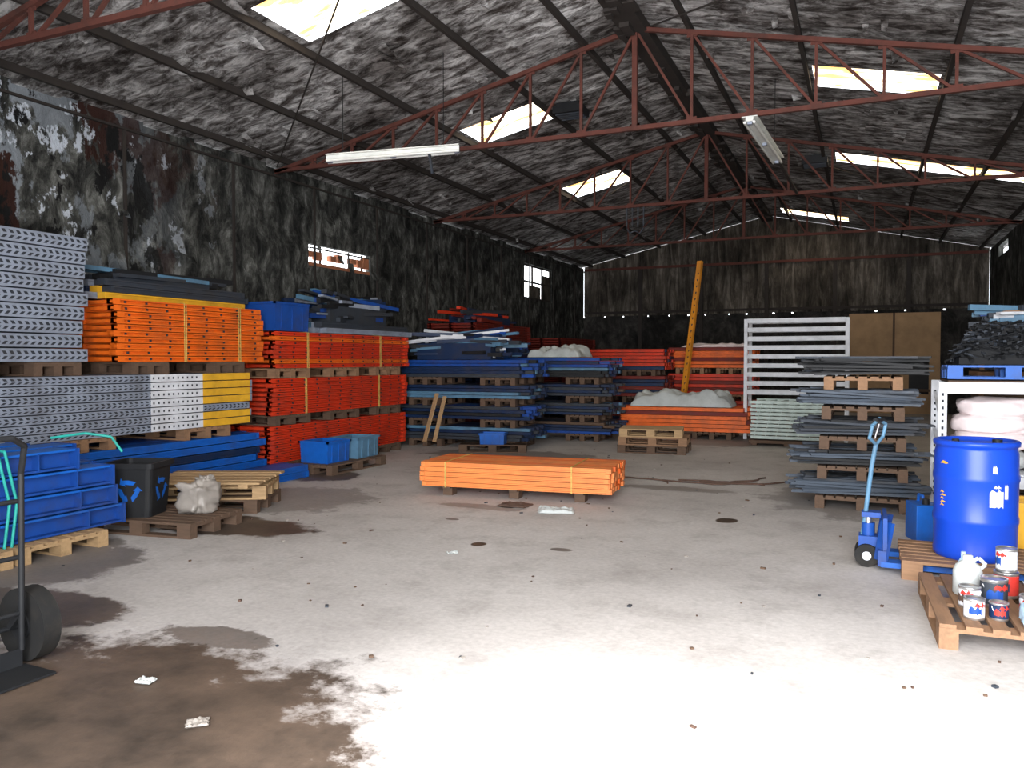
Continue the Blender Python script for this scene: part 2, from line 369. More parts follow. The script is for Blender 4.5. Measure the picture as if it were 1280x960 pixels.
fitting('fluorescent_light', (-1.42, 10.9, 4.80), (-1.3, 13.3, 4.80), lambda c: [((0.06, 1.2, 0.02), (.14, 4.05, 0.02), .05, .04, DKIRON)])
m = MB()
for i in range(4):
    x = -.18 + i * .12
    for j in range(8): m.box((x, 0, -j * .05), (.02 if j % 2 else .035, .035 if j % 2 else .02, .045), DKSTEEL)
m.tube([(-.18, 0, -.4), (-.12, 0, -.5), (0, 0, -.46), (.1, 0, -.52), (.18, 0, -.4)], .015, DKSTEEL)
m.obj('chain_hoist', (-4.45, 16.5, 4.82))

# ------------------------------------------------------------------ stock helpers
def pallet(loc, rot=0, L=1.2, D=.8, mat=WOOD, name='wooden_pallet'):
    m = MB(); bh = .022
    for y in (-D / 2 + .05, 0, D / 2 - .05):
        m.box((0, y, bh / 2), (L, .1, bh), mat)
        for x in (-L / 2 + .0725, 0, L / 2 - .0725): m.box((x, y, bh + .039), (.145, .1, .078), mat)
    for x in (-L / 2 + .0725, 0, L / 2 - .0725): m.box((x, 0, .111), (.145, D, bh), mat)
    n = 7 if D <= .85 else 9
    for i in range(n):
        y = -D / 2 + .045 + (D - .09) * i / (n - 1)
        m.box((U(-.004, .004), y, .133), (L, .085, bh), mat)
    return m.obj(name, loc, rot)
PH = .145

def beams(name, loc, rot, L, D, rows, h, cols, mat, alt=None, jit=.03, slots=False, plates=True, ends=None, gap=.006, groove=True, straps=None):
    m = MB(); cw = D / cols
    for r in range(rows):
        z = (r + .5) * h
        for c in range(cols):
            y = -D / 2 + (c + .5) * cw; dx = U(-jit, jit)
            mt = mat if not alt or R() > alt[1] else random.choice(alt[0])
            hh = h - gap; ww = cw - gap
            if groove:
                m.box((dx, y, z - hh * .0), (L, ww * .7, hh * .55), mt)
                m.box((dx, y, z + hh * .375), (L, ww, hh * .25), mt); m.box((dx, y, z - hh * .375), (L, ww, hh * .25), mt)
            else: m.box((dx, y, z), (L, ww, hh), mt)
            if plates:
                for s in (-1, 1): m.box((dx + s * (L / 2 + .003), y, z), (.006, ww * 1.0, hh * 1.0), mt)
                if c == 0:
                    for s in (-1, 1): m.box((dx + s * (L / 2 - .03), y - ww / 2 - .002, z), (.05, .006, hh * .96), mt)
            if slots and c == 0:
                yf = y - ww / 2 - .002; nn = int(L / .075)
                for i in range(nn):
                    x = dx - L / 2 + .04 + i * .075
                    for s in (-1, 1):
                        zc = z + s * hh * .2; sl = .014 * s; q = hh * .12
                        m.add([(x - .022 + sl, yf, zc - q), (x + .016 + sl, yf, zc - q), (x + .022 - sl, yf, zc + q), (x - .016 - sl, yf, zc + q)], [(0, 1, 2, 3)], SLOT)
            if ends and c == 0:
                for (xa, xb, mm, p) in ends:
                    if R() < p:
                        m.box(((xa + xb) / 2, y - ww / 2 - .001, z), (xb - xa, .004, hh), mm)
                        if slots and mm is not YELLOW:
                            for i in range(int((xb - xa) / .075)):
                                x = xa + .04 + i * .075; m.box((x, y - ww / 2 - .005, z), (.02, .004, hh * .3), SLOT)
    if straps:
        H = rows * h
        for x in straps:
            for (c, d) in (((x, -D / 2 - .008, H / 2), (.015, .006, H + .01)), ((x, D / 2 + .008, H / 2), (.015, .006, H + .01)), ((x, 0, H + .004), (.015, D + .02, .006))): m.box(c, d, TWINE)
    return m.obj(name, loc, rot)

def frames(name, loc, rot, L, D, rows, h, mat, mat2=None, straps=None, jit=.03):
    m = MB()
    for r in range(rows):
        z = (r + .5) * h; dx = U(-jit, jit); hh = h - .008; mt = mat if not mat2 or R() > .25 else mat2
        for s in (-1, 0, 1):
            y = s * (D / 2 - .05)
            m.box((dx, y, z + hh * .36), (L, .1, hh * .26), mt); m.box((dx, y, z - hh * .36), (L, .1, hh * .26), mt); m.box((dx, y + (.022 if s <= 0 else -.022), z), (L, .05, hh * .5), mt)
            for e in (-1, 1): m.box((dx + e * (L / 2 - .05), y, z), (.10, .105, hh), mt)
        n = max(3, int(L / .5))
        for i in range(n):
            xa = -L / 2 + .1 + (L - .2) * i / n; xb = -L / 2 + .1 + (L - .2) * (i + 1) / n
            ya, yb = (-D / 2 + .08, D / 2 - .08) if i % 2 else (D / 2 - .08, -D / 2 + .08)
            m.bar((xa + dx, ya, z), (xb + dx, yb, z), .04, hh * .5, mt)
        m.bar((-L / 2 + .06 + dx, -D / 2 + .1, z), (-L / 2 + .06 + dx, D / 2 - .1, z), .04, hh * .6, mt)
        for i in range(int(L / .3)): m.box((-L / 2 + .2 + i * .3 + dx, -D / 2 + .04, z), (.03, .006, hh * .4), SLOT)
    if straps:
        H = rows * h
        for x in straps:
            for dd in (0, .03): m.box((x + dd, -D / 2 - .006, H / 2), (.010, .006, H), TWINE)
            m.box((x, 0, H + .004), (.012, D, .006), TWINE)
    return m.obj(name, loc, rot)

def tarp(name, loc, sx, sy, h, mat, rot=0, seed=0, rag=.12, n=44, box=.80):
    """crumpled sheet: soft undulation with creased facets, dropping to the surface at its rim"""
    m = MB(); vs = []
    for j in range(n + 1):
        for i in range(n + 1):
            u = i / n * 2 - 1; v = j / n * 2 - 1
            e = max(abs(u), abs(v)); f = 1 - max(0, (e - box) / (1 - box)) ** 2.5
            p = noise.fractal(Vector((u * 1.3 + seed, v * 1.0, seed)), 1.0, 2.0, 2)
            dd, _ = noise.voronoi(Vector((u * 2.6 + seed + .3 * p, v * 1.8, seed * .7)))
            q = min(1, (dd[1] - dd[0]) * 1.6)
            z = max(.008, h * f * (.55 + .45 * p + .28 * q))
            w = 1 + rag * noise.noise(Vector((u * 2, v * 2, seed + 9)))
            vs.append((u * sx / 2 * w, v * sy / 2 * w, z))
    fs = [(j * (n + 1) + i, j * (n + 1) + i + 1, (j + 1) * (n + 1) + i + 1, (j + 1) * (n + 1) + i) for j in range(n) for i in range(n)]
    m.add(vs, fs, mat, True)
    b = [(-sx * .45, -sy * .45, .003), (sx * .45, -sy * .45, .003), (sx * .45, sy * .45, .003), (-sx * .45, sy * .45, .003)]
    m.add(b, [(3, 2, 1, 0)], mat)
    return m.obj(name, loc, rot)

def blob(m, c, d, mat, seed=0, amp=.12, n=20):
    vs = []
    for j in range(n + 1):
        ph = math.pi * j / n
        for i in range(n * 2):
            t = math.pi * i / n
            x, y, z = math.sin(ph) * math.cos(t), math.sin(ph) * math.sin(t), math.cos(ph)
            p = lambda a: math.copysign(abs(a) ** .62, a)
            v = Vector((p(x), p(y), p(z))) * (1 + amp * noise.fractal(Vector((x * 2 + seed, y * 2, z * 2)), 1, 2, 4))
            vs.append((c[0] + v.x * d[0] / 2, c[1] + v.y * d[1] / 2, max(c[2] - d[2] / 2, c[2] + v.z * d[2] / 2)))
    fs = [(j * 2 * n + i, (j + 1) * 2 * n + i, (j + 1) * 2 * n + (i + 1) % (2 * n), j * 2 * n + (i + 1) % (2 * n)) for j in range(n) for i in range(2 * n)]
    m.add(vs, fs, mat, True)

def channels(m, c, L, D, rows, h, per, mat, skew=6, ragged=.12, base=0):
    for r in range(rows):
        for k in range(per):
            y = -D / 2 + D * (k + .5) / per; z = base + r * h + .004; a = math.radians(U(-skew, skew)); M = Matrix.Rotation(a, 3, 'Z') @ Matrix.Rotation(math.radians(U(-1.2, 1.2) * (1 + r)), 3, 'Y')
            o = Vector((U(-ragged, ragged) + c[0], y + c[1], z + h / 2 + c[2])); w = D / per * .8
            mt = mat if R() < .8 else random.choice([DKSTEEL, BLACK, ZINC])
            m.box(o + M @ Vector((0, 0, -h * .3)), (L, w, .004), mt, M)
            for s in (-1, 1): m.box(o + M @ Vector((0, s * w / 2, 0)), (L, .004, h * .62), mt, M)
            m.box(o + M @ Vector((0, 0, h * .05)), (L * .995, .006, h * .5), mt, M)

# ------------------------------------------------------------------ LEFT WALL ROW
XC = -8.4
for y in (4.4, 5.6, 6.9, 8.2): pallet((XC, y, 0), 0, 1.2, .8, WOODD)
beams('blue_beam_stack', (XC, 6.35, PH), 90, 5.1, 1.2, 5, .098, 8, BRBLUE, ([BLUE, NAVY], .45), jit=.14, gap=.012)
z = PH + .49
for y in (4.6, 6.1, 7.9): pallet((XC, y, z), 0, 1.2, .8, WOODM)
z += PH
beams('silver_upright_stack', (XC, 6.1, z), 90, 5.2, 1.2, 7, .1, 8, STEEL, ([WHITESTEEL], .3), jit=.05, slots=True, plates=False, groove=False, gap=.012,
      ends=[(1.72, 2.58, YELLOW, .75), (.9, 1.72, WHITESTEEL, .9)])
z += .7
ZT = z
for y in (4.9, 5.8, 7.0, 8.3): pallet((XC, y, ZT), 0, 1.2, .55, WOODD)
beams('grey_upright_stack', (XC - .03, 4.3, ZT + PH), 90, 3.75, 1.15, 9, .152, 7, STEEL, jit=.05, slots=True, plates=False, groove=False, gap=.016)
frames('orange_frame_stack', (XC, 7.72, ZT + PH), 90, 2.42, 1.2, 10, .073, ORANGE, straps=[-.2, .75])
beams('grey_beam_pile', (-8.55, 7.78, ZT + PH + .745), 90, 2.3, .8, 3, .08, 6, DKSTEEL, ([STEEL, NAVY, YELLOW, PALEBLUE], .45), jit=.12)
beams('blue_beam_pile', (-7.42, 7.85, 0), 90, 2.6, .5, 2, .09, 4, BRBLUE, ([BLUE], .4), jit=.12)

z = 0
for lv in range(3):
    for y in (9.6, 10.9, 12.2): pallet((XC, y, z), 0, 1.2, .8, WOODD if lv != 2 else WOODM)
    z += PH
    frames('red_frame_stack', (XC, 10.93 + .05 * lv, z), 90, 3.7, 1.2, 8, .068, REDOR, mat2=ORANGE if lv == 2 else None, straps=[-1.1, .9] if lv else None)
    z += .546
ZR = z + .006
beams('grey_blue_beam_pile', (-8.35, 11.75, ZR), 90, 2.6, 1.0, 2, .09, 7, PALEBLUE, ([DKSTEEL, STEEL, BLUE], .5), jit=.12)
def loose(name, loc, L, D, H, n, mats, rot=90, skew=14, pitch=4):
    """untidy pile of loose beams and profiles; every piece is kept above the pile's base"""
    m = MB()
    for i in range(n):
        t = i / n; l = L * U(.4, 1.0); pa = math.radians(U(-pitch, pitch) * t); M = Matrix.Rotation(math.radians(U(-skew, skew)), 3, 'Z') @ Matrix.Rotation(pa, 3, 'Y')
        w_, h_ = U(.04, .12), U(.03, .08)
        zc = max(.01 + h_ / 2 + abs(math.sin(pa)) * l / 2, .05 + H * t * .9)
        m.box((U(-.14, .14) * L, U(-.4, .4) * D * (1 - t * .4), zc), (l, w_, h_), random.choice(mats), M)
    m.box((0, 0, H * .3 + .004), (L * .7, D * .75, H * .6), mats[0])
    return m.obj(name, loc, rot)
loose('loose_profile_pile', (-8.4, 11.75, ZR + .183), 2.4, .8, .48, 70, [DKSTEEL, DKSTEEL, STEEL, BLUE, PALEBLUE, BLACK, NAVY], skew=20, pitch=8)
loose('loose_profile_pile', (-8.6, 7.8, ZT + PH + .745 + .243), 2.2, .5, .12, 18, [DKSTEEL, BLACK, STEEL, PALEBLUE], skew=6)
def tote(name, loc, L, D, H, mat, rot=0, inner=True):
    m = MB(); t = .012
    m.box((0, 0, t / 2), (L * .9, D * .9, t), mat)
    for s in (-1, 1):
        m.box((0, s * D * .47, H / 2), (L * .96, t, H), mat, Matrix.Rotation(math.radians(-4 * s), 3, 'X'))
        m.box((s * L * .47, 0, H / 2), (t, D * .96, H), mat, Matrix.Rotation(math.radians(4 * s), 3, 'Y'))
        m.box((0, s * D / 2, H - .015), (L + .03, .03, .03), mat); m.box((s * L / 2, 0, H - .015), (.03, D + .03, .03), mat)
        for x in (-.3, 0, .3): m.box((x * L, s * D * .48, H * .45), (.015, .03, H * .8), mat)
    if inner: m.box((0, 0, H * .7), (L * .9, D * .9, .02), BLACK)
    return m.obj(name, loc, rot)
tote('blue_plastic_crate', (-8.1, 9.6, ZR), .8, .6, .42, BLUE, 90)
z = 0
for lv, mt in enumerate((DKRED, NAVY, DKRED, DKRED)):
    for y in (16.7, 18.4): pallet((-8.5, y, z), 0, 1.2, .8, WOODD)
    z += PH; frames('red_frame_stack', (-8.5, 17.5, z), 90, 3.2, 1.2, 7, .068, mt); z += .478
loose('loose_profile_pile', (-8.5, 17.4, z), 2.8, .9, .3, 30, [NAVY, DKRED, DKSTEEL, REDOR])
z = 0
for lv, mt in enumerate((NAVY, DKRED, DKRED)):
    for y in (21.7, 23.2): pallet((-8.3, y, z), 0, 1.2, .8, WOODD)
    z += PH; frames('red_frame_stack', (-8.3, 22.4, z), 90, 3.0, 1.2, 9, .068, mt); z += .614

def levels(cx, cy, rot, L, D, specs, pm=WOODD, nm='blue_beam_stack'):
    z = 0; c, s = math.cos(math.radians(rot)), math.sin(math.radians(rot))
    for rows, h, mt, alt in specs:
        for dx in (-L * .3, L * .3): pallet((cx + c * dx, cy + s * dx, z), rot + 90, D if D <= 1.3 else 1.2, .7, pm)
        z += PH; beams(nm, (cx + U(-.06, .06), cy, z), rot, L, D, rows, h, 10, mt, alt, jit=.16, gap=.01); z += rows * h
    return z
A1 = ([NAVY, PALEBLUE, DKSTEEL, BLACK, NAVY], .55); A2 = ([NAVY, DKSTEEL, WOODD, BLUE], .5)
za = levels(-7.0, 13.95, 3, 2.5, 1.1, [(4, .062, NAVY, A1), (4, .062, BLUE, A1), (4, .062, NAVY, A1), (5, .066, BLUE, A1)])
zb = levels(-6.05, 15.95, 2, 2.6, 1.1, [(4, .06, NAVY, A2), (4, .06, DKSTEEL, A1), (4, .06, NAVY, A2), (6, .066, BLUE, A1)])
loose('loose_profile_pile', (-7.25, 13.95, za), 2.2, .95, .52, 75, [NAVY, PALEBLUE, BLUE, WHITESTEEL, DKSTEEL, NAVY, BLACK], rot=4, skew=18, pitch=8)
loose('loose_profile_pile', (-7.05, 16.0, zb), .75, .8, .34, 22, [NAVY, BLUE, DKSTEEL], rot=0)
tarp('white_plastic_wrap', (-5.9, 15.9, zb + .005), 1.15, .9, .30, TARP, 0, 4)
m = MB(); m.bar((0, 0, 0), (.12, .25, .85), .1, .02, WOOD); m.bar((.2, 0, 0), (.28, .25, .8), .08, .02, WOOD); m.obj('leaning_planks', (-7.15, 12.35, .2))
pallet((-7.3, 10.05, 0), 90, 1.4, .75, WOODD)
tote('blue_plastic_bin', (-7.32, 9.72, PH), .55, .5, .32, BRBLUE, 90); tote('blue_plastic_bin', (-7.28, 10.42, PH), .6, .5, .32, PALEBLUE, 92)
pallet((-6.1, 13.0, 0), 20, 1.2, .4, WOODD); tote('blue_plastic_bin', (-6.1, 13.0, PH), .45, .34, .2, BRBLUE, 15, False)

z = 0
for lv, mt in enumerate((DKRED, DKRED, REDOR)):
    for x in (-6.1, -4.9): pallet((x, 19.1, z), 90, 1.1, .8, WOODD)
    z += PH; beams('red_beam_stack', (-5.5, 19.1, z), 0, 2.4, 1.1, 6, .082, 9, mt, ([DKRED, NAVY], .4), gap=.012); z += .492
z = 0
for lv, mt in enumerate((REDOR, REDOR, ORANGE)):
    for x in (-4.0, -3.0): pallet((x, 20.6, z), 90, 1.1, .7, WOODM)
    z += PH; beams('orange_beam_stack', (-3.5, 20.6, z), 0, 2.1, 1.1, 6, .085, 9, mt, ([DKRED], .35), gap=.012); z += .51
tarp('white_sheet', (-3.4, 20.6, z), 1.6, .9, .12, SACK, 0, 2)
for x in (-4.2, -2.9): pallet((x, 17.4, 0), 90, 1.1, .8, WOODD)
beams('orange_beam_stack', (-3.55, 17.4, PH), 3, 2.6, 1.1, 6, .085, 9, ORANGE, ([REDOR, DKRED], .35), jit=.1, gap=.01)
tarp('white_tarpaulin', (-3.6, 17.4, PH + .515), 2.15, 1.15, .40, TARP, 3, 7)
for k in range(2): pallet((-3.45, 14.2, k * PH), 4 + 3 * k, 1.2, .8, WOODD if k == 0 else WOODM)
pallet((-3.5, 14.2, 2 * PH), 10, 1.1, .8, WOOD)

m = MB(); m.bar((0, 0, 0.02), (.30, .85, 4.05), .12, .09, POSTY)
for t in range(24): m.box((.30 * (t + 1) / 26, .85 * (t + 1) / 26 - .045, 4.05 * (t + 1) / 26), (.03, .02, .05), SLOT)
m.box((0, 0, .012), (.16, .16, .024), POSTY)
m.obj('yellow_upright_post', (-4.0, 18.9, .0))

m = MB(); W_ = 1.95; H_ = 2.5
for x in (-W_ / 2, W_ / 2):
    for y in (-.35, .35): m.box((x, y, H_ / 2), (.07, .07, H_), WHITESTEEL)
for i in range(9):
    zz = .98 + i * .185
    m.box((0, -.36, zz), (W_ - .06, .05, .09), WHITESTEEL); m.box((0, .36, zz), (W_ - .06, .05, .07), WHITESTEEL)
for x in (-W_ / 2, W_ / 2):
    for i in range(4): m.bar((x, -.35, .3 + i * .55), (x, .35, .55 + i * .55), .025, .025, WHITESTEEL)
m.obj('white_beam_rack', (-1.3, 17.6, 0))
m = MB()
for r in range(10):
    zz = .16 + r * .075
    for y in (-.5, .45): m.box((U(-.02, .02), y, zz), (1.35, .06, .055), GREENW)
    for i in range(6):
        m.bar((-.6 + i * .22, -.5, zz), (-.5 + i * .22, .45, zz), .03, .03, GREENW)
for i in range(7): m.bar((-.6 + i * .2, -.55, .14), (-.6 + (i + 1) * .2 - .05, -.55, .86), .02, .012, GREENW)
m.box((0, 0, .07), (1.4, 1.0, .06), WOODD)
for x in (-.6, 0, .6): m.box((x, 0, .02), (.1, 1.0, .04), WOODD)
m.obj('pale_green_frame_stack', (-1.35, 16.55, 0))

# ------------------------------------------------------------------ CENTRE orange bundle
c1 = Vector((-3.84, 9.05, 0))
m = MB()
for dx in (-.85, .0, .8):
    for yy in (-.3, .3): m.box((dx, yy, .045), (.12, .16, .09), WOODD)
    m.box((dx, 0, .10), (.1, .85, .02), WOODD)
m.obj('timber_bearers', (c1.x, c1.y, 0), 6)
beams('orange_beam_bundle', (c1.x, c1.y, .112), 6, 2.34, .9, 5, .06, 9, ORANGE2, ([ORANGE], .2), jit=.02, straps=[-.85, .72])
tarp('crumpled_plastic', (-3.05, 8.1, 0), .4, .25, .06, TARP, 20, 3); tarp('brown_rag', (-3.6, 8.25, 0), .35, .25, .04, BROWN, 0, 5)

# ------------------------------------------------------------------ FRONT LEFT
for y in (3.75, 4.62): pallet((-6.75, y, 0), 0, 1.2, .82, WOOD)
m = MB()
for r in range(4):
    for c in range(3):
        x = -.38 + c * .38; l = 2.6; off = U(-.1, .2) - (.22 if r == 3 else 0); zz = .09 + r * .185
        m.box((x, off, zz), (.10, l, .15), BLUE); m.box((x, off, zz + .075), (.26, l, .018), BRBLUE); m.box((x, off, zz - .075), (.26, l, .018), BLUE)
        m.box((x, off + l / 2, zz), (.32, .02, .178), BLUE); m.box((x, off + l / 2 - .35, zz), (.27, .012, .15), BLUE)
        for s in (-1, 1):
            m.box((x + s * .06, off + l / 2 + .012, zz + .04), (.02, .01, .02), SLOT); m.box((x + s * .06, off + l / 2 + .012, zz - .04), (.02, .01, .02), SLOT)
for yy in (.3, .36): m.tube([(.56, yy, .0), (.56, yy + .05, .35), (.54, yy - .03, .77), (-.3, yy, .80)], .012, TURQ)
m.tube([(.1, 1.05, .80), (.35, 1.2, .84), (.5, 1.35, .80), (.55, 1.42, .66)], .012, TURQ)
m.obj('blue_girder_stack', (-6.8, 3.85, PH + .003))
pallet((-6.3, 5.8, 0), 8, 1.2, .8, WOODD)
m = MB()
def sq(w, z, rr=.05):
    pts = []
    for cx, cy, a0 in ((1, 1, 0), (-1, 1, 90), (-1, -1, 180), (1, -1, 270)):
        for k in range(5):
            a = math.radians(a0 + k * 22.5); pts.append((cx * (w / 2 - rr) + rr * math.cos(a), cy * (w / 2 - rr) + rr * math.sin(a), z))
    return pts
rings = [sq(.38, 0), sq(.44, .47), sq(.50, .47), sq(.50, .52), sq(.455, .52), sq(.40, .06)]
vs = [p for r in rings for p in r]; n = 20
m.add(vs, [(j * n + i, j * n + (i + 1) % n, (j + 1) * n + (i + 1) % n, (j + 1) * n + i) for j in range(5) for i in range(n)], BLACK)
m.add(rings[0], [tuple(reversed(range(n)))], BLACK); m.add(rings[5], [tuple(range(n))], BLACK)
for face in (0, 1):
    for k in range(3):
        a0 = math.radians(90 + k * 120)
        def P(r, a, dz=0):
            x = r * math.cos(a); zz = .26 + r * math.sin(a); off = -(.192 + .03 * zz / .47) - .006
            return (x, off, zz) if face == 0 else (-off, x, zz)
        pts_o = [P(.115, a0 - .75), P(.10, a0 - .1), P(.115, a0 + .55)]; pts_i = [P(.07, a0 - .75), P(.055, a0 - .1), P(.07, a0 + .55)]
        m.add(pts_o + pts_i, [(0, 1, 4, 3), (1, 2, 5, 4)], BRBLUE); m.add([P(.14, a0 + .5), P(.045, a0 + .5), P(.10, a0 + .95)], [(0, 1, 2)], BRBLUE)
m.obj('recycling_bin', (-6.48, 5.66, PH), 22)
m = MB(); blob(m, (0, 0, .15), (.36, .36, .30), CLEARBAG, 3, .4); blob(m, (.05, .06, .29), (.16, .16, .12), CLEARBAG, 8, .5); m.obj('plastic_bag', (-6.05, 5.98, PH))
pallet((-6.66, 6.86, 0), 22, 1.2, .8, WOODD); pallet((-6.62, 6.84, PH), 30, 1.2, .8, WOOD)
m = MB()
for i in range(5): m.box((0, -.4 + i * .2, .051), (1.25, .14, .022), WOOD)
for x in (-.45, .45): m.box((x, 0, .02), (.1, .95, .04), WOOD)
m.obj('broken_pallet_deck', (-6.6, 6.8, 2 * PH), 24)

m = MB()
for s in (-1, 1):
    m.tube([(s * .2, 0, .1), (s * .2, -.02, 1.05), (s * .17, -.1, 1.2), (s * .08, -.14, 1.25), (0, -.14, 1.25)], .016, BLACK)
    m.cyl((s * .26, .1, .2), (s * .36, .1, .2), .2, RUBBER, 28); m.cyl((s * .25, .1, .2), (s * .37, .1, .2), .08, BLACK, 16); m.bar((s * .2, 0, .3), (s * .2, .1, .2), .03, .03, BLACK)
for zz in (.3, .6, .9): m.cyl((-.2, 0, zz), (.2, 0, zz), .013, BLACK, 8)
m.cyl((-.36, .1, .2), (.36, .1, .2), .014, BLACK, 8); m.box((0, -.12, .012), (.44, .26, .012), BLACK); m.box((0, 0, .06), (.4, .012, .1), BLACK)
m.obj('hand_truck', (-4.12, 2.62, 0), 88)

# ------------------------------------------------------------------ RIGHT
z = 0
specs = [(4, .034, 8, ZINC), (4, .034, 8, ZINC), (4, .034, 8, DKSTEEL), (4, .034, 8, ZINC), (5, .036, 8, BLACK)]
for i, (rws, h, per, mt) in enumerate(specs):
    pallet((-.02, 10.0, z), 90, 1.0, .95 - .04 * i, WOODD if i != 4 else WOODM); z += PH
    m = MB(); channels(m, (-.04 if i < 2 else .0, 0, 0), 1.3 - .05 * i, .95, rws, h, per, mt, 7, .12)
    for q in range(16):
        M = Matrix.Rotation(math.radians(U(-20, 20)), 3, 'Z'); m.box((U(-.18, .12), U(-.44, .42), rws * h + .014), (U(.7, 1.25), .035, .026), random.choice([mt, DKSTEEL, BLACK]), M)
    m.obj('metal_profile_pile', (-.05, 10.0, z + .014), 8); z += rws * h + .05

m = MB(); rw, rd, rh = 2.45, 1.0, 1.42
for x in (0, rw):
    for y in (0, rd):
        m.box((x, y, rh / 2), (.08, .07, rh), WHITESTEEL); m.box((x, y, .006), (.12, .12, .012), WHITESTEEL)
        for i in range(18): m.box((x - .0, y - .037, .1 + i * .07), (.02, .003, .03), SLOT)
    for i in range(3): m.bar((x, 0, .1 + i * .42), (x, rd, .45 + i * .42), .03, .02, WHITESTEEL)
for zz in (.40, 1.36):
    for y in (0, rd): m.box((rw / 2, y, zz), (rw - .06, .05, .12), WHITESTEEL)
    m.box((rw / 2, rd / 2, zz + .065), (rw - .1, rd - .05, .02), WOODD if zz > 1 else WHITESTEEL)
m.obj('white_shelf_rack', (.75, 9.5, 0))
m = MB()
for i, (x, y, zz) in enumerate(((.48, .34, .0), (1.15, .34, .0), (1.9, .34, .0), (.5, .32, .2), (1.2, .32, .2), (1.85, .32, .2), (.5, .34, .38), (1.3, .34, .38), (1.9, .34, .38), (.55, .36, .55), (1.4, .36, .55))):
    blob(m, (x, y, zz + .11), (.74, .52, .23), SACK if i % 4 else TARP, i * 3, .12)
m.obj('sack_pile', (.75, 9.62, .48))
ZS = 1.42 + .03
pallet((1.40, 10.0, ZS), 0, 1.2, .8, BRBLUE, 'blue_plastic_pallet')
def heap(name, loc, L, D, H, n, mats, ln=(.10, .26), th=.03):
    m = MB()
    for i in range(n):
        t = R(); zz = H * t; f = (1 - t * .5)
        M = Matrix.Rotation(U(0, 6.28), 3, 'Z') @ Matrix.Rotation(U(-.4, .4), 3, 'Y'); l = U(*ln)
        c = (U(-1, 1) * (L / 2 - l * .35) * f, U(-1, 1) * (D / 2 - l * .35) * f, zz + th + l * .2)
        mt = random.choice(mats); m.box(c, (l, th, th * .5), mt, M); m.box(Vector(c) + M @ Vector((l / 2, 0, -.01)), (.01, th * 1.3, th), mt, M)
    for k in range(4): m.box((0, 0, H * (.11 + .2 * k)), (L * (.85 - .15 * k), D * (.85 - .15 * k), H * .2), mats[0])
    return m.obj(name, loc)
heap('dark_bracket_heap', (1.40, 10.0, ZS + PH + .005), 1.15, .8, .36, 1500, [COAL, COAL, COAL, COAL, DKSTEEL])
pallet((2.0, 11.4, 0), 0, 1.2, .8, WOODD)
m = MB()
for i in range(4):
    m.box((0, 0, .2 + .46 * i), (1.5, .75, .38), [PALEBLUE, DKSTEEL, WOODD, NAVY][i])
    for x in (-.72, 0, .72): m.box((x, -.38, .2 + .46 * i), (.05, .02, .4), WOODM)
    m.box((0, 0, .42 + .46 * i), (1.55, .8, .05), WOODM)
m.obj('wooden_crate_stack', (2.0, 11.4, PH))
loose('loose_profile_pile', (2.0, 11.4, PH + 1.83), 1.5, .6, .30, 50, [PALEBLUE, WOODM, DKSTEEL, WHITESTEEL, BLUE], rot=0, skew=25)

pallet((.87, 7.05, 0), 0, 1.2, .8, WOODM)
BAR = pmat('barrel_plastic', (.008, .055, .48), .35, var=.15, damt=.08)
m = MB()
prof = [(.27, 0), (.285, .015), (.288, .05), (.283, .07), (.285, .26), (.292, .28), (.292, .31), (.285, .33), (.286, .58), (.293, .60), (.293, .63), (.286, .65), (.284, .80), (.275, .83), (.277, .85), (.292, .855), (.295, .88), (.285, .895), (.262, .895), (.258, .875), (.02, .872)]
m.lathe(prof, BAR, 48)
m.cyl((.14, 0, .87), (.14, 0, .9), .035, BLACK, 16); m.cyl((-.14, 0, .87), (-.14, 0, .895), .025, BLACK, 16)
def patch(m, a0, a1, z0, z1, r, mat, n=6):
    vs = []
    for i in range(n + 1):
        a = a0 + (a1 - a0) * i / n; vs += [(r * math.cos(a), r * math.sin(a), z0 + .01 * math.sin(i * 3)), (r * math.cos(a), r * math.sin(a), z1 - .012 * math.cos(i * 2.3))]
    m.add(vs, [(2 * i, 2 * i + 2, 2 * i + 3, 2 * i + 1) for i in range(n)], mat)
D2 = math.radians
patch(m, D2(-78), D2(-58), .42, .54, .2885, WHITESTEEL); patch(m, D2(-72), D2(-62), .56, .575, .2885, WHITESTEEL); patch(m, D2(-56), D2(-50), .48, .58, .2885, WHITESTEEL); patch(m, D2(-74), D2(-68), .67, .72, .288, WHITESTEEL)
for k in range(5): patch(m, D2(-150), D2(-150 + 8 + 4 * (k % 2)), .50 - k * .025, .508 - k * .025, .2885, YELLOW, 3)
patch(m, D2(-150), D2(-135), .72, .735, .288, YELLOW, 3)
m.obj('blue_barrel', (.79, 7.05, PH))
tote('yellow_plastic_crate', (1.35, 8.05, 0), .7, .4, .45, YELLOW, 0)
m = MB(); m.box((0, 0, .17), (.2, .3, .34), BRBLUE); m.cyl((0, -.08, .34), (0, -.08, .39), .03, BLACK, 14); m.tube([(0, -.02, .34), (0, .0, .4), (0, .1, .4), (0, .12, .34)], .015, BRBLUE)
m.obj('blue_jerrycan', (.50, 8.2, 0), 15, .02)

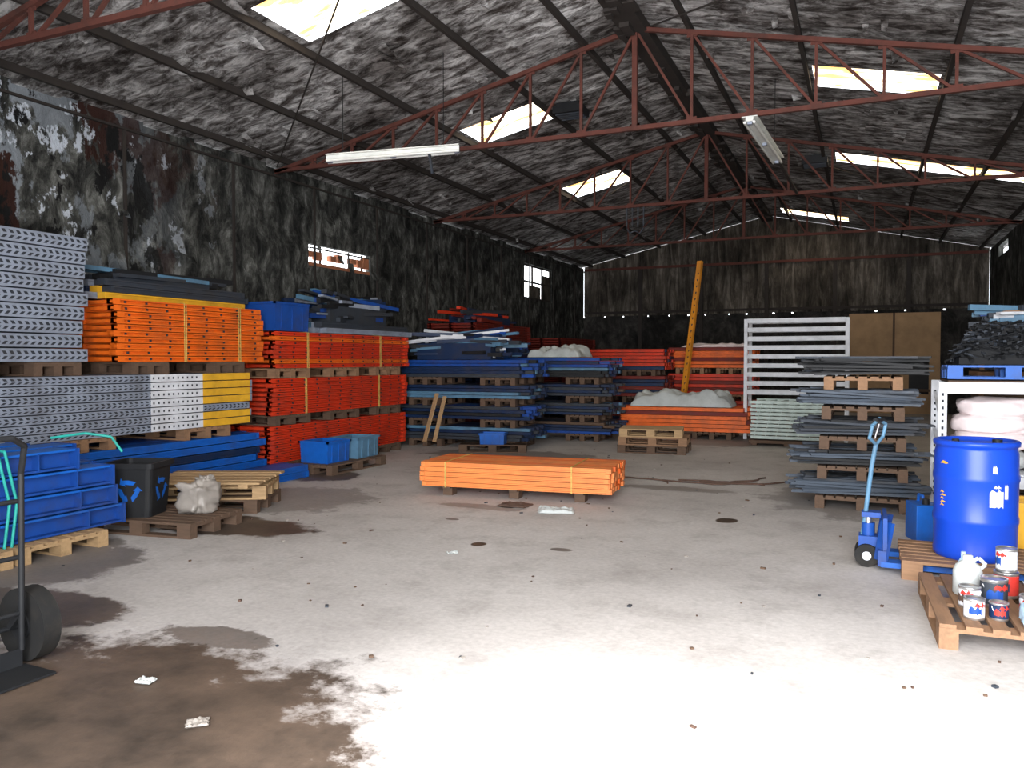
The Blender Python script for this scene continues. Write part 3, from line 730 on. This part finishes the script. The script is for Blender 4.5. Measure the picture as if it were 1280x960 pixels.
m = MB()
for s in (-1, 1):
    y = s * .2
    m.box((.62, y, .066), (1.1, .14, .04), BRBLUE); m.cyl((1.05, y - .04, .042), (1.05, y + .04, .042), .04, WHITESTEEL, 14)
    m.bar((.07, y, .08), (.12, y * .8, .38), .12, .03, BLUE)
m.box((.08, 0, .11), (.06, .52, .12), BLUE); m.box((.10, 0, .26), (.03, .48, .32), BLUE)
m.cyl((-.02, 0, .08), (-.02, 0, .34), .05, BLUE, 18); m.cyl((-.02, 0, .34), (-.02, 0, .40), .028, TIN, 14); m.box((.0, 0, .41), (.14, .12, .04), BLUE); m.box((-.02, 0, .2), (.14, .16, .08), BLUE)
for s in (-1, 1): m.cyl((-.03, s * .06, .09), (-.03, s * .12, .09), .09, RUBBER, 22); m.cyl((-.03, s * .055, .09), (-.03, s * .125, .09), .035, WHITESTEEL, 14)
m.tube([(-.06, 0, .24), (.0, .0, .8), (.03, .0, .98)], .018, PALEBLUE, 10)
m.tube([(.03, 0, .97), (-.02, -.09, 1.03), (.0, -.10, 1.13), (.05, 0.0, 1.18), (.10, .10, 1.13), (.08, .09, 1.03), (.03, 0, .97)], .014, PALEBLUE)
m.cyl((.02, -.06, 1.17), (.08, .06, 1.17), .018, BLACK, 10); m.tube([(.05, -.01, 1.14), (.02, 0, 1.02)], .008, TIN)
m.obj('pallet_jack', (.06, 7.05, 0))

pallet((.96, 5.75, 0), 92, 1.2, 1.15, WOODM)
def can(x, y, z, r, h, body, lab):
    m = MB(); m.lathe([(r * .97, 0), (r, .004), (r, h * .12)], TIN, 24); m.lathe([(r * 1.005, h * .12), (r * 1.005, h * .88)], lab, 24)
    m.lathe([(r, h * .88), (r * 1.03, h * .95), (r * 1.03, h), (r * .9, h), (r * .88, h * .97), (.005, h * .97)], TIN, 24)
    patch(m, D2(-160), D2(-90), h * .3, h * .62, r * 1.02, body)
    patch(m, D2(-130), D2(-60), h * .65, h * .8, r * 1.02, RED)
    m.tube([(r * 1.02 * math.cos(a), .0 - .03 * math.sin(a), h * .8 - .07 * math.sin(a)) for a in [math.pi * k / 8 for k in range(9)]], .0025, TIN, 5)
    m.obj('paint_can', (x, y, z), U(-40, 40))
for x, y, r, h, b, l in ((.60, 5.32, .055, .12, BLUE, WHITESTEEL), (.73, 5.36, .05, .10, RED, NAVY), (.74, 5.65, .075, .17, BLUE, DKSTEEL), (.60, 5.55, .06, .13, BROWN, WHITESTEEL), (.9, 5.42, .06, .14, RED, WHITESTEEL), (.84, 5.9, .07, .16, NAVY, RED), (1.0, 5.62, .075, .16, BLUE, TIN), (1.03, 5.92, .07, .15, RED, BLACK), (1.25, 5.5, .08, .2, BLUE, WHITESTEEL)):
    can(x, y, PH, r, h, b, l)
can(.84, 5.9, PH + .162, .06, .15, BLUE, WHITESTEEL)
m = MB(); m.lathe([(.075, 0), (.085, .01), (.085, .15), (.07, .19), (.03, .22), (.03, .25), (.02, .255)], TARP, 24); m.tube([(.07, 0, .17), (.1, 0, .2), (.06, 0, .24), (.03, 0, .22)], .012, TARP); m.obj('white_jug', (.62, 5.85, PH))
m = MB(); blob(m, (0, 0, .08), (.24, .17, .16), LTBLUE, 2, .3); m.obj('light_blue_rag_heap', (.95, 5.255, PH))
m = MB(); m.lathe([(.035, 0), (.04, .01), (.04, .14), (.015, .18), (.015, .22)], LTBLUE, 18); m.obj('plastic_bottle', (.62, 6.1, PH))
tarp('crumpled_paper', (-3.35, 2.95, 0), .09, .07, .03, TARP, 10, 1); tarp('crumpled_paper', (-3.2, 6.0, 0), .1, .08, .02, TARP, 40, 6); tarp('crumpled_paper', (-2.75, 2.7, 0), .1, .09, .02, CLEARBAG, 40, 8)
m = MB()
for k in range(5):
    p = Vector((U(-1.2, .4), U(-.2, .2), .014)); a = U(-.3, .3); pts = [p.copy()]
    for j in range(9): a += U(-.6, .6); p = p + Vector((.13 * math.cos(a), .13 * math.sin(a), 0)); pts.append(p.copy())
    m.tube(pts, .012, BROWN, 6)
m.obj('frayed_ropes', (-2.2, 10.8, 0))
m = MB()
for k in range(150):
    x, y = U(-7, 1.2), U(3.3, 14); s = U(.008, .024); m.box((x, y, s * .3), (s, s * U(.5, 2), s * .5), random.choice([BROWN, WOODD, CLEARBAG, DKSTEEL]), Matrix.Rotation(U(0, 6), 3, 'Z'))
m.obj('floor_debris')

# ------------------------------------------------------------------ light
sc = bpy.context.scene
w = bpy.data.worlds.new('world'); sc.world = w; w.use_nodes = True
bg = w.node_tree.nodes['Background']; bg.inputs[0].default_value = (.92, .96, 1, 1); bg.inputs[1].default_value = 5.0
sd = bpy.data.lights.new('sun', 'SUN'); sd.energy = 9; sd.angle = math.radians(16); sd.color = (1, .97, .94)
so = bpy.data.objects.new('sun', sd); COL.objects.link(so); so.rotation_euler = Vector((.14, 1.0, -.94)).to_track_quat('-Z', 'Y').to_euler()
ld = bpy.data.lights.new('door_fill_light', 'AREA'); ld.shape = 'RECTANGLE'; ld.size = 5.6; ld.size_y = 4.2; ld.energy = 1700; ld.color = (.98, .98, 1)  # fill lamp added behind the camera to brighten the interior
lo = bpy.data.objects.new('door_fill_light', ld); COL.objects.link(lo); lo.location = (.2, YF - .9, 2.6)
lo.rotation_euler = Vector((0, 1, .24)).to_track_quat('-Z', 'Z').to_euler()

# ------------------------------------------------------------------ camera
cd = bpy.data.cameras.new('camera'); cd.sensor_width = 36; cd.lens = 28.125; cd.clip_start = .05; cd.clip_end = 200
co = bpy.data.objects.new('camera', cd); COL.objects.link(co); co.location = (0, 0, 1.65); co.rotation_euler = (math.radians(90 - 1.72), 0, math.radians(23.8)); sc.camera = co
sc.view_settings.view_transform = 'Standard'; sc.view_settings.look = 'None'; sc.view_settings.exposure = 0
